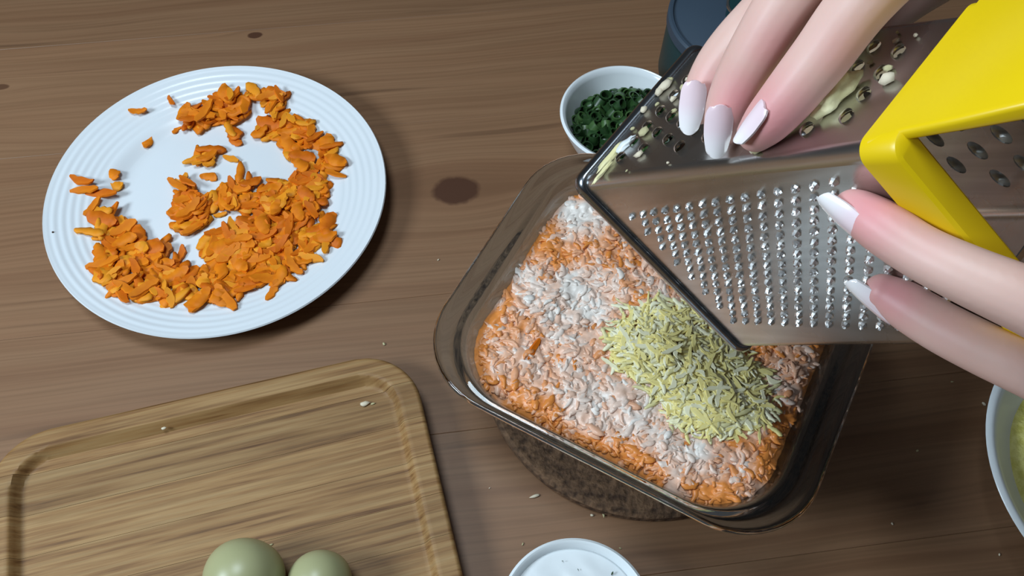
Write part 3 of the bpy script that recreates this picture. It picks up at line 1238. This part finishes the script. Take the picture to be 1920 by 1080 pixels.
cap = link('collar', loft('collar', [gloop2(h, a, b, r) for h, a, b, r in (
    (0.1490, 0.0003, 0.0003, 0.0045), (0.1490, 0.0020, 0.0020, 0.0050), (0.1498, 0.0028, 0.0028, 0.0055), (0.1590, 0.0028, 0.0028, 0.0060), (0.1603, 0.0024, 0.0024, 0.0058), (0.1610, 0.0014, 0.0016, 0.0052),
    (0.1614, -0.0048, -0.0001, 0.0016), (0.1608, -0.0056, -0.0003, 0.0012), (0.1590, -0.0056, -0.0003, 0.0012), (0.1585, -0.0010, -0.0003, 0.0030), (0.1560, -0.0006, -0.0003, 0.003))],
    wrap=True, sharp=28), M['yellow'], grater)
cap['label'] = 'yellow plastic collar round the grater top'
path = [(0.01246, 0.152, 0.0262, 0.0019), (0.01325, 0.161, 0.0226, 0.0019), (0.01390, 0.168, 0.0214, 0.0020), (0.0147, 0.1766, 0.0199, 0.0022), (0.0172, 0.190, 0.0155, 0.0027), (0.0220, 0.200, 0.0138, 0.0038), (0.0300, 0.2075, 0.0126, 0.0050), (0.0410, 0.2110, 0.0120, 0.0058)]
full = path + [(W2 / 2, 0.2120, 0.0120, 0.0060)] + [(W2 - v, h, w, t) for v, h, w, t in reversed(path)]
loops = []
for i, (v, h, w, t) in enumerate(full):
    a, b = full[max(i - 1, 0)], full[min(i + 1, len(full) - 1)]
    d = Vector((b[0] - a[0], b[1] - a[1])).normalized()
    nx, ny = -d.y, d.x
    loops.append([(W1 / 2 + 0.0022 + x, v + nx * y, h + ny * y) for x, y in rrect(w + 0.0022, t, 0.0016, 4)])
hn = link('handle', loft('handle', loops, cap0=True, cap1=True, sharp=50), M['yellow'], grater)
hn['label'] = 'yellow plastic arched handle'

# crumbs and residue on the grating side


def blob_mesh(name, R, s, sub=2):
    bm = bmesh.new()
    bmesh.ops.create_icosphere(bm, subdivisions=sub, radius=1)
    o_ = R.uniform(0, 50)
    for v in bm.verts:
        k = 1 + 0.45 * noise.noise(v.co * 1.7 + Vector((o_, 0, 0))) + 0.2 * noise.noise(v.co * 4 + Vector((0, o_, 0)))
        v.co = Vector((v.co.x * s[0], v.co.y * s[1], v.co.z * s[2])) * k
    for f in bm.faces:
        f.smooth = True
    me = bpy.data.meshes.new(name)
    bm.to_mesh(me)
    bm.free()
    return me


Rk = random.Random(9)
crumb_meshes = [blob_mesh('crumb', Rk, (1, Rk.uniform(.55, .9), Rk.uniform(.5, .7)), 1) for k in range(6)]
for k, me in enumerate(crumb_meshes):
    me.materials.append(M['chunk'] if k % 2 else M['crumb'])


def upper_pt(px, py, off=0.0):
    n = (mwg.to_3x3() @ nU)
    d = ray(px, py)
    p = mwg.translation + n * off
    return CC + d * ((p - CC).dot(n) / d.dot(n))


for k, (px, py, s) in enumerate(((1207, 205, 0.0022), (1232, 195, 0.0013), (1246, 160, 0.0036), (1255, 150, 0.0022), (1236, 172, 0.0026), (1281, 163, 0.0022), (1288, 148, 0.0012), (1206, 246, 0.0028), (1197, 289, 0.0020), (1186, 241, 0.0013),
                                 (1262, 185, 0.0018), (1263, 208, 0.0015), (1252, 305, 0.0008), (1420, 279, 0.0022), (1413, 282, 0.0016), (1664, 128, 0.0018), (1663, 148, 0.0028), (1683, 60, 0.0009), (1716, 66, 0.0010), (1631, 117, 0.0010), (1680, 76, 0.0014), (1175, 320, 0.0007))):
    w = upper_pt(px, py, 0.0006 + s * 0.35)
    me = crumb_meshes[k % 6]
    mw = Matrix.Translation(w) @ mwg.to_3x3().to_4x4() @ Matrix.Rotation(math.pi / 2, 4, 'X') @ Matrix.Rotation(Rk.uniform(0, 6), 4, 'Z') @ Matrix.Scale(s, 4)
    lab = {2: 'largest pale crumb near the far end rim of the grater', 7: 'ragged pale crumb among the slots left of the nails', 8: 'pale crumb closest to the folded edge of the grater, left of the nails',
           13: 'pale crumb just under the tip of the upper index finger', 15: 'upper of two white crumbs beside the yellow handle', 16: 'lower of two white crumbs beside the yellow handle'}.get(k)
    if lab is None:
        lab = 'small pale crumb on the grater side between upper hand and yellow handle' if px > 1350 else 'small pale crumb on the grater side left of the upper hand'
    tag(link('crumb', me, None, None, mw), lab, 'crumb', 'crumbs on the grater')
for k, (px, py, s, rz, lab) in enumerate(((1172, 271, (0.0048, 0.0026, 0.0014), 0.6, 'white soft lump near the lower left edge of the grater side'),
                                          (1143, 296, (0.0085, 0.0022, 0.0012), -0.1, 'long pale yellow smear along the grater\'s end rim'),
                                          (1130, 322, (0.0062, 0.0011, 0.0008), -0.05, 'thin pale yellow strand beside the smear on the grater end'),
                                          (1566, 172, (0.0080, 0.0040, 0.0036), 0.15, 'crumbly pale yellow lump right of the upper index finger'))):
    w = upper_pt(px, py, 0.0035 if k == 3 else 0.0012)
    mw = Matrix.Translation(w) @ mwg.to_3x3().to_4x4() @ Matrix.Rotation(math.pi / 2, 4, 'X') @ Matrix.Rotation(rz, 4, 'Z')
    tag(link('residue', blob_mesh('residue', Rk, s, 3), M['chunk'] if k else M['sauce'], None, mw), lab, 'residue')

# ------------------------------------------------------------------ hands


def smooth_path(pts, step=0.0022):
    """Catmull-Rom through (Vector, radius) points"""
    out = []
    n = len(pts)
    for i in range(n - 1):
        p0 = pts[max(i - 1, 0)]
        p1, p2 = pts[i], pts[i + 1]
        p3 = pts[min(i + 2, n - 1)]
        m_ = max(2, int((p2[0] - p1[0]).length / step))
        for k in range(m_):
            t = k / m_
            def cr(a, b, c, d):
                return 0.5 * ((2 * b) + (c - a) * t + (2 * a - 5 * b + 4 * c - d) * t * t + (3 * b - a - 3 * c + d) * t ** 3)
            out.append((cr(p0[0], p1[0], p2[0], p3[0]), cr(p0[1], p1[1], p2[1], p3[1])))
    out.append(pts[-1])
    return out


def tube(bm, pts, seg=18, flat=1.0, up=None):
    path_ = smooth_path(pts)
    rings = []
    d0 = (path_[1][0] - path_[0][0]).normalized()
    ref = up if up is not None else d0.orthogonal()
    stations = []
    p, r = path_[0]
    for k in range(4, 0, -1):
        e = math.pi / 2 * k / 4.3
        stations.append((p - d0 * r * math.sin(e), r * math.cos(e), d0))
    for i, (p, r) in enumerate(path_):
        a, b = path_[max(i - 1, 0)][0], path_[min(i + 1, len(path_) - 1)][0]
        stations.append((p, r, (b - a).normalized()))
    p, r = path_[-1]
    d1 = stations[-1][2]
    for k in range(1, 6):
        e = math.pi / 2 * k / 5.2
        stations.append((p + d1 * r * math.sin(e), r * math.cos(e), d1))
    for p, r, d in stations:
        x = (ref - d * ref.dot(d)).normalized()
        y = d.cross(x)
        ref = x
        rings.append([bm.verts.new(p + (x * math.cos(2 * math.pi * k / seg) * flat + y * math.sin(2 * math.pi * k / seg)) * r) for k in range(seg)])
    for A, B in zip(rings, rings[1:]):
        for k in range(seg):
            bm.faces.new((A[k], A[(k + 1) % seg], B[(k + 1) % seg], B[k]))
    bm.faces.new(rings[0][::-1])
    bm.faces.new(rings[-1])


def hand(name, chains, parent, pinks, voxel=0.0007):
    bm = bmesh.new()
    for ch in chains:
        if isinstance(ch, dict):
            tube(bm, ch['p'], 24, ch.get('flat', 1.0), ch.get('up'))
        else:
            tube(bm, ch)
    bmesh.ops.recalc_face_normals(bm, faces=bm.faces)
    me = bpy.data.meshes.new(name)
    bm.to_mesh(me)
    bm.free()
    ob = bpy.data.objects.new(name, me)
    COL.objects.link(ob)
    md = ob.modifiers.new('r', 'REMESH')
    md.mode = 'VOXEL'
    md.voxel_size = voxel
    ms = ob.modifiers.new('s', 'SMOOTH')
    ms.factor = 0.5
    ms.iterations = 12
    dg = bpy.context.evaluated_depsgraph_get()
    m2 = bpy.data.meshes.new_from_object(ob.evaluated_get(dg))
    bpy.data.objects.remove(ob)
    bpy.data.meshes.remove(me)
    m2.name = name
    n = len(m2.vertices)
    co = np.empty(n * 3)
    m2.vertices.foreach_get('co', co)
    co = co.reshape(-1, 3)
    pk = np.zeros(n)
    for p, rad, amt in pinks:
        d2 = ((co - np.array(p)) ** 2).sum(1) / (rad * rad)
        pk = np.maximum(pk, amt * np.exp(-d2))
    at_ = m2.attributes.new('pink', 'FLOAT', 'POINT')
    at_.data.foreach_set('value', pk)
    m2.polygons.foreach_set('use_smooth', [True] * len(m2.polygons))
    m2.update()
    return link(name, m2, M['skin'], parent)


def nail(parent, root, end, normal, width, curl=0.10, label=None):
    L = (end - root).length
    y = (end - root).normalized()
    z = (normal - y * normal.dot(y)).normalized()
    x = y.cross(z)
    nx, ny = 10, 16
    top, bot = [], []
    for j in range(ny + 1):
        t = j / ny
        w = width * (0.62 + 0.38 * math.sin(min(t / 0.25, 1) * math.pi / 2))
        if t > 0.5:
            w *= 1 - 0.40 * ((t - 0.5) / 0.5) ** 1.5
        for i in range(nx + 1):
            s = -1 + 2 * i / nx
            yy = t * L
            if t < 0.06:
                yy += 0.0016 * (s * s)
            if t > 0.9:
                yy -= 0.0012 * s * s * (t - 0.9) / 0.1
            zz = -0.20 * w * s * s * 0.9 + curl * L * (t - t * t) * 0.9
            top.append((s * w / 2, yy, zz + 0.0004))
            bot.append((s * w / 2 * 0.97, yy, zz - 0.0003))
    n1 = nx + 1
    fs = []
    B = len(top)
    for j in range(ny):
        for i in range(nx):
            a = j * n1 + i
            fs.append((a, a + 1, a + n1 + 1, a + n1))
            fs.append((B + a, B + a + n1, B + a + n1 + 1, B + a + 1))
    edge = [i for i in range(n1)] + [j * n1 + nx for j in range(1, ny + 1)] + [ny * n1 + i for i in range(nx - 1, -1, -1)] + [j * n1 for j in range(ny - 1, 0, -1)]
    for a, b in zip(edge, edge[1:] + edge[:1]):
        fs.append((a, B + a, B + b, b))
    me = mesh('fingernail', top + bot, fs, True, 60)
    # stretch so the white tip starts at the same share of every nail
    mw = Matrix((x, y, z)).transposed().to_4x4()
    mw.translation = root
    o = link('fingernail', me, M['nail'], parent, mw)
    if label:
        o['label'] = label
    return o


def fp(px, py, d, hw):
    return (at(px, py, d), (hw + 3.0) * d / FPX)


def cdir(x, y, z):
    """direction from image right, image up, toward the camera"""
    return (CR * x + CU * y - CF * z).normalized()


def palm_fill(bases, wr):
    """flesh between the metacarpals, so the palm is one solid pad"""
    out = []
    for t, r in [(0.05 + 0.8 * k / 17, 0.0100 + 0.0050 * k / 17) for k in range(18)]:
        row = [b.lerp(wr, t) for b in bases]
        out.append([(p, r) for p in row[:4]])
        if t > 0.2:
            out.append([(row[4], r), (row[0], r)])
    mid = (bases[1] + bases[2]) / 2
    out.append([(mid.lerp(wr, 0.35), 0.0130), (mid.lerp(wr, 0.75), 0.0165), (wr, 0.0185)])
    return out


person = empty('person', at(2000, 300, 0.25))
tag(person, 'person reduced to two hands with long pink and white nails, using the grater', 'person')
ppi = person.matrix_world.inverted()
ppi = Matrix.Translation(-person.location)

# right hand: reaches down from the top and presses a chunk on the grater
r_index = [fp(1985, -380, .262, 60), fp(1850, -230, .250, 64), fp(1725, -105, .250, 60), fp(1614, 6, .250, 58), fp(1540, 104, .255, 54), fp(1478, 182, .262, 49), fp(1436, 230, .268, 42), fp(1418, 249, .272, 34)]
r_middle = [fp(1905, -430, .268, 60), fp(1735, -270, .258, 64), fp(1585, -130, .258, 59), fp(1482, -5, .266, 55), fp(1430, 75, .273, 51), fp(1390, 148, .281, 47), fp(1365, 203, .286, 40), fp(1355, 238, .289, 33)]
r_ring = [fp(1830, -460, .276, 58), fp(1680, -310, .274, 60), fp(1565, -150, .280, 56), fp(1484, -22, .289, 52), fp(1427, 38, .297, 50), fp(1381, 85, .303, 47), fp(1346, 128, .307, 43), fp(1322, 172, .310, 38), fp(1312, 200, .311, 31)]
r_pinky = [fp(1755, -480, .288, 50), fp(1650, -370, .288, 52), fp(1570, -260, .294, 47), fp(1510, -160, .302, 43), fp(1482, -90, .310, 37), fp(1474, -60, .314, 30)]
r_thumb = [fp(2060, -330, .275, 70), fp(1935, -190, .275, 66), fp(1815, -90, .278, 58), fp(1710, -20, .283, 52), fp(1640, 40, .288, 42), fp(1610, 66, .291, 34)]
wrist = at(2280, -720, .300)
fore = at(2800, -1350, .330)
palm = []
RB = ((1985, -380, .262, 66), (1905, -430, .268, 68), (1830, -460, .276, 66), (1755, -480, .288, 58), (2060, -330, .275, 76))
for k, (bx0, by0, bd, hw) in enumerate(RB):
    palm.append([(at(bx0, by0, bd), hw * bd / FPX), ((at(bx0, by0, bd) + wrist) / 2, 0.0125), (wrist + (at(bx0, by0, bd) - wrist) * 0.12, 0.0150)])
palm += palm_fill([at(b[0], b[1], b[2]) for b in RB], wrist)
forearm = [{'p': [(wrist.lerp(at(1870, -450, .272), 0.35), 0.0150), (wrist.lerp(at(1870, -450, .272), 0.12), 0.0190), (wrist.lerp(fore, 0.06), 0.0208), (wrist.lerp(fore, 0.4), 0.027), (fore, 0.034)]}]
pinks = [(at(1460, 225, .262), 0.014, 1.0), (at(1385, 200, .275), 0.011, 0.9), (at(1335, 170, .30), 0.009, 0.6), (at(1590, 120, .245), 0.010, 0.5), (at(1450, 100, .264), 0.010, 0.5)]
rh = hand('right_hand', [r_index, r_middle, r_ring, r_pinky, r_thumb] + palm + forearm, person, pinks)
rh.matrix_parent_inverse = ppi
for args in ((at(1432, 189, .2590), at(1377, 266, .2690), cdir(-0.74, 0.42, 0.52), 0.0080, 0.05, None),
             (at(1352, 196, .2775), at(1342, 297, .2870), cdir(-0.10, 0.0, 1.0), 0.0088, 0.06, None),
             (at(1304, 150, .2985), at(1290, 253, .3070), cdir(-0.18, 0.05, 1.0), 0.0086, 0.06, None)):
    nail(rh, *args)
nail(rh, at(1477, -92, .3035), at(1462, -20, .3130), cdir(-0.2, 0, 1), 0.0074, 0.06)
nail(rh, at(1632, 46, .2805), at(1590, 92, .288), cdir(0.5, 0.2, .6), 0.0090, 0.05)

# left hand: comes from the right and steadies the grater under the handle
l_index = [fp(2330, 700, .232, 70), fp(2190, 668, .222, 72), fp(2060, 628, .220, 66), fp(1930, 566, .223, 61), fp(1815, 516, .229, 54), fp(1725, 472, .236, 49), fp(1655, 426, .242, 48), fp(1612, 398, .246, 40), fp(1600, 392, .247, 36)]
l_middle = [fp(2330, 800, .252, 68), fp(2190, 790, .247, 66), fp(2060, 752, .246, 58), fp(1935, 697, .249, 50), fp(1845, 655, .255, 48), fp(1760, 611, .262, 46), fp(1690, 568, .268, 42), fp(1655, 548, .270, 33)]
l_ring = [fp(2330, 880, .274, 62), fp(2220, 890, .278, 56), fp(2140, 850, .288, 52), fp(2080, 780, .298, 48), fp(2050, 700, .306, 42)]
l_pinky = [fp(2340, 950, .294, 54), fp(2250, 960, .300, 48), fp(2190, 920, .310, 42), fp(2150, 850, .318, 36)]
l_thumb = [fp(2400, 560, .222, 80), fp(2300, 420, .205, 74), fp(2220, 300, .198, 66), fp(2150, 210, .195, 58), fp(2110, 160, .195, 46)]
lw = at(2760, 860, .262)
lf = at(3500, 1120, .300)
palm = []
LB = ((2330, 700, .232, 78), (2330, 800, .252, 76), (2330, 880, .274, 70), (2340, 950, .294, 60), (2400, 560, .222, 82))
for (bx0, by0, bd, hw) in LB:
    b0 = at(bx0, by0, bd)
    palm.append([(b0, hw * bd / FPX), ((b0 + lw) / 2, 0.0125), (lw + (b0 - lw) * 0.12, 0.0150)])
palm += palm_fill([at(b[0], b[1], b[2]) for b in LB], lw)
forearm = [{'p': [(lw.lerp(at(2330, 830, .263), 0.35), 0.0150), (lw.lerp(at(2330, 830, .263), 0.12), 0.0190), (lw.lerp(lf, 0.06), 0.0208), (lw.lerp(lf, 0.4), 0.027), (lf, 0.034)]}]
pinks = [(at(1625, 385, .238), 0.013, 1.0), (at(1665, 545, .262), 0.011, 0.9), (at(1730, 440, .23), 0.008, 0.3), (at(1760, 600, .255), 0.008, 0.25)]
lh = hand('left_hand', [l_index, l_middle, l_ring, l_pinky, l_thumb] + palm + forearm, person, pinks)
lh.matrix_parent_inverse = ppi
nail(lh, at(1630, 452, .2400), at(1535, 369, .2470), cdir(-0.60, -0.62, 0.50), 0.0080, 0.04)
nail(lh, at(1680, 608, .2660), at(1587, 529, .2720), cdir(-0.60, -0.66, 0.45), 0.0078, 0.04)

# the pale chunk being grated, pressed between fingertips and grater side
ck = blob_mesh('grated_chunk', Rk, (0.0225, 0.0115, 0.0050), 4)
w = upper_pt(1492, 128, 0.0050)
mw = Matrix.Translation(w) @ mwg.to_3x3().to_4x4() @ Matrix.Rotation(math.pi / 2, 4, 'X') @ Matrix.Rotation(0.35, 4, 'Z')
tag(link('food_chunk', ck, M['chunk'], None, mw), 'pale yellow food chunk pressed on the grater beneath the upper fingers', 'food chunk')

# ------------------------------------------------------------------ crumbs on table and board
TCRUMB = ['tiny pale crumb on the table between plate and glass dish', 'tiny pale crumb on the table just behind the bamboo board', 'elongated pale crumb on the table between board and trivet',
          'elongated pale crumb at the front edge of the cork trivet', 'small pale crumb left of the elongated one at the trivet edge', 'tiny pale crumb left of the small sauce bowl',
          'largest table crumb, touching the large bowl at the right', 'tiny crumb alone on the dark table between dish and large bowl', 'tiny crumb on the dark table in front of the glass dish, right of its corner',
          'faint tiny crumb on the dark table below the lower fingers', 'tiny crumb in the lower right corner of the table', 'tiny crumb right of the small sauce bowl rim', 'faint tiny crumb beside the right side of the bamboo board']
for k, (px, py, s, z) in enumerate(((822, 487, 0.0010, 0), (720, 645, 0.0012, 0), (1003, 930, 0.0016, 0), (1131, 959, 0.0018, 0), (1110, 966, 0.0012, 0), (980, 1020, 0.0010, 0), (1845, 757, 0.0017, 0), (1720, 845, 0.0009, 0), (1673, 982, 0.0009, 0), (1785, 716, 0.0009, 0), (1874, 1040, 0.0009, 0), (1163, 1028, 0.0009, 0), (918, 915, 0.0007, 0))):
    w = onz(px, py, s * 0.5)
    mw = Matrix.Translation(w) @ Matrix.Rotation(k * 1.3 + 0.9, 4, 'Z') @ Matrix.Diagonal((s * (1.9 if k in (2, 3) else 1), s * 0.8, s * 0.9, 1))
    tag(link('crumb', crumb_meshes[k % 6], None, None, mw), TCRUMB[k], 'crumb', 'crumbs on the table')
for k, (px, py, s) in enumerate(((684, 757, 0.0022), (699, 757, 0.0011), (307, 803, 0.0013), (508, 1021, 0.0010))):
    w = onz(px, py, BT - BD + s * 0.5)
    q = w - bc
    zz = board_z(q.dot(BU), q.dot(BV))
    w = onz(px, py, zz + s * 0.5)
    mw = Matrix.Translation(w) @ Matrix.Rotation(0.3, 4, 'Z') @ Matrix.Diagonal((s * 1.3, s * 0.9, s * 0.8, 1))
    tag(link('crumb', crumb_meshes[(k + 2) % 6], None, None, mw), ('largest white crumb on the bamboo board, in its upper right corner', 'tiny crumb right beside the largest crumb on the bamboo board', 'small pale crumb at the upper rim of the bamboo board', 'tiny pale crumb beside the larger green egg')[k], 'crumb')
for k, (px, py) in enumerate(((99, 435), (220, 371))):
    w = onz(px, py, 0.016)
    r = math.hypot(w.x - PLC.x, w.y - PLC.y)
    w = onz(px, py, plate_z(r) + 0.0004)
    mw = Matrix.Translation(w) @ Matrix.Scale(0.0006, 4)
    me = blob_mesh('speck', Rk, (1.2, 1, .6), 1)
    tag(link('speck', me, M['cork'], None, mw), ('dark speck on the left rim of the white plate', 'dark speck below the far left carrot clump on the plate')[k], 'speck')
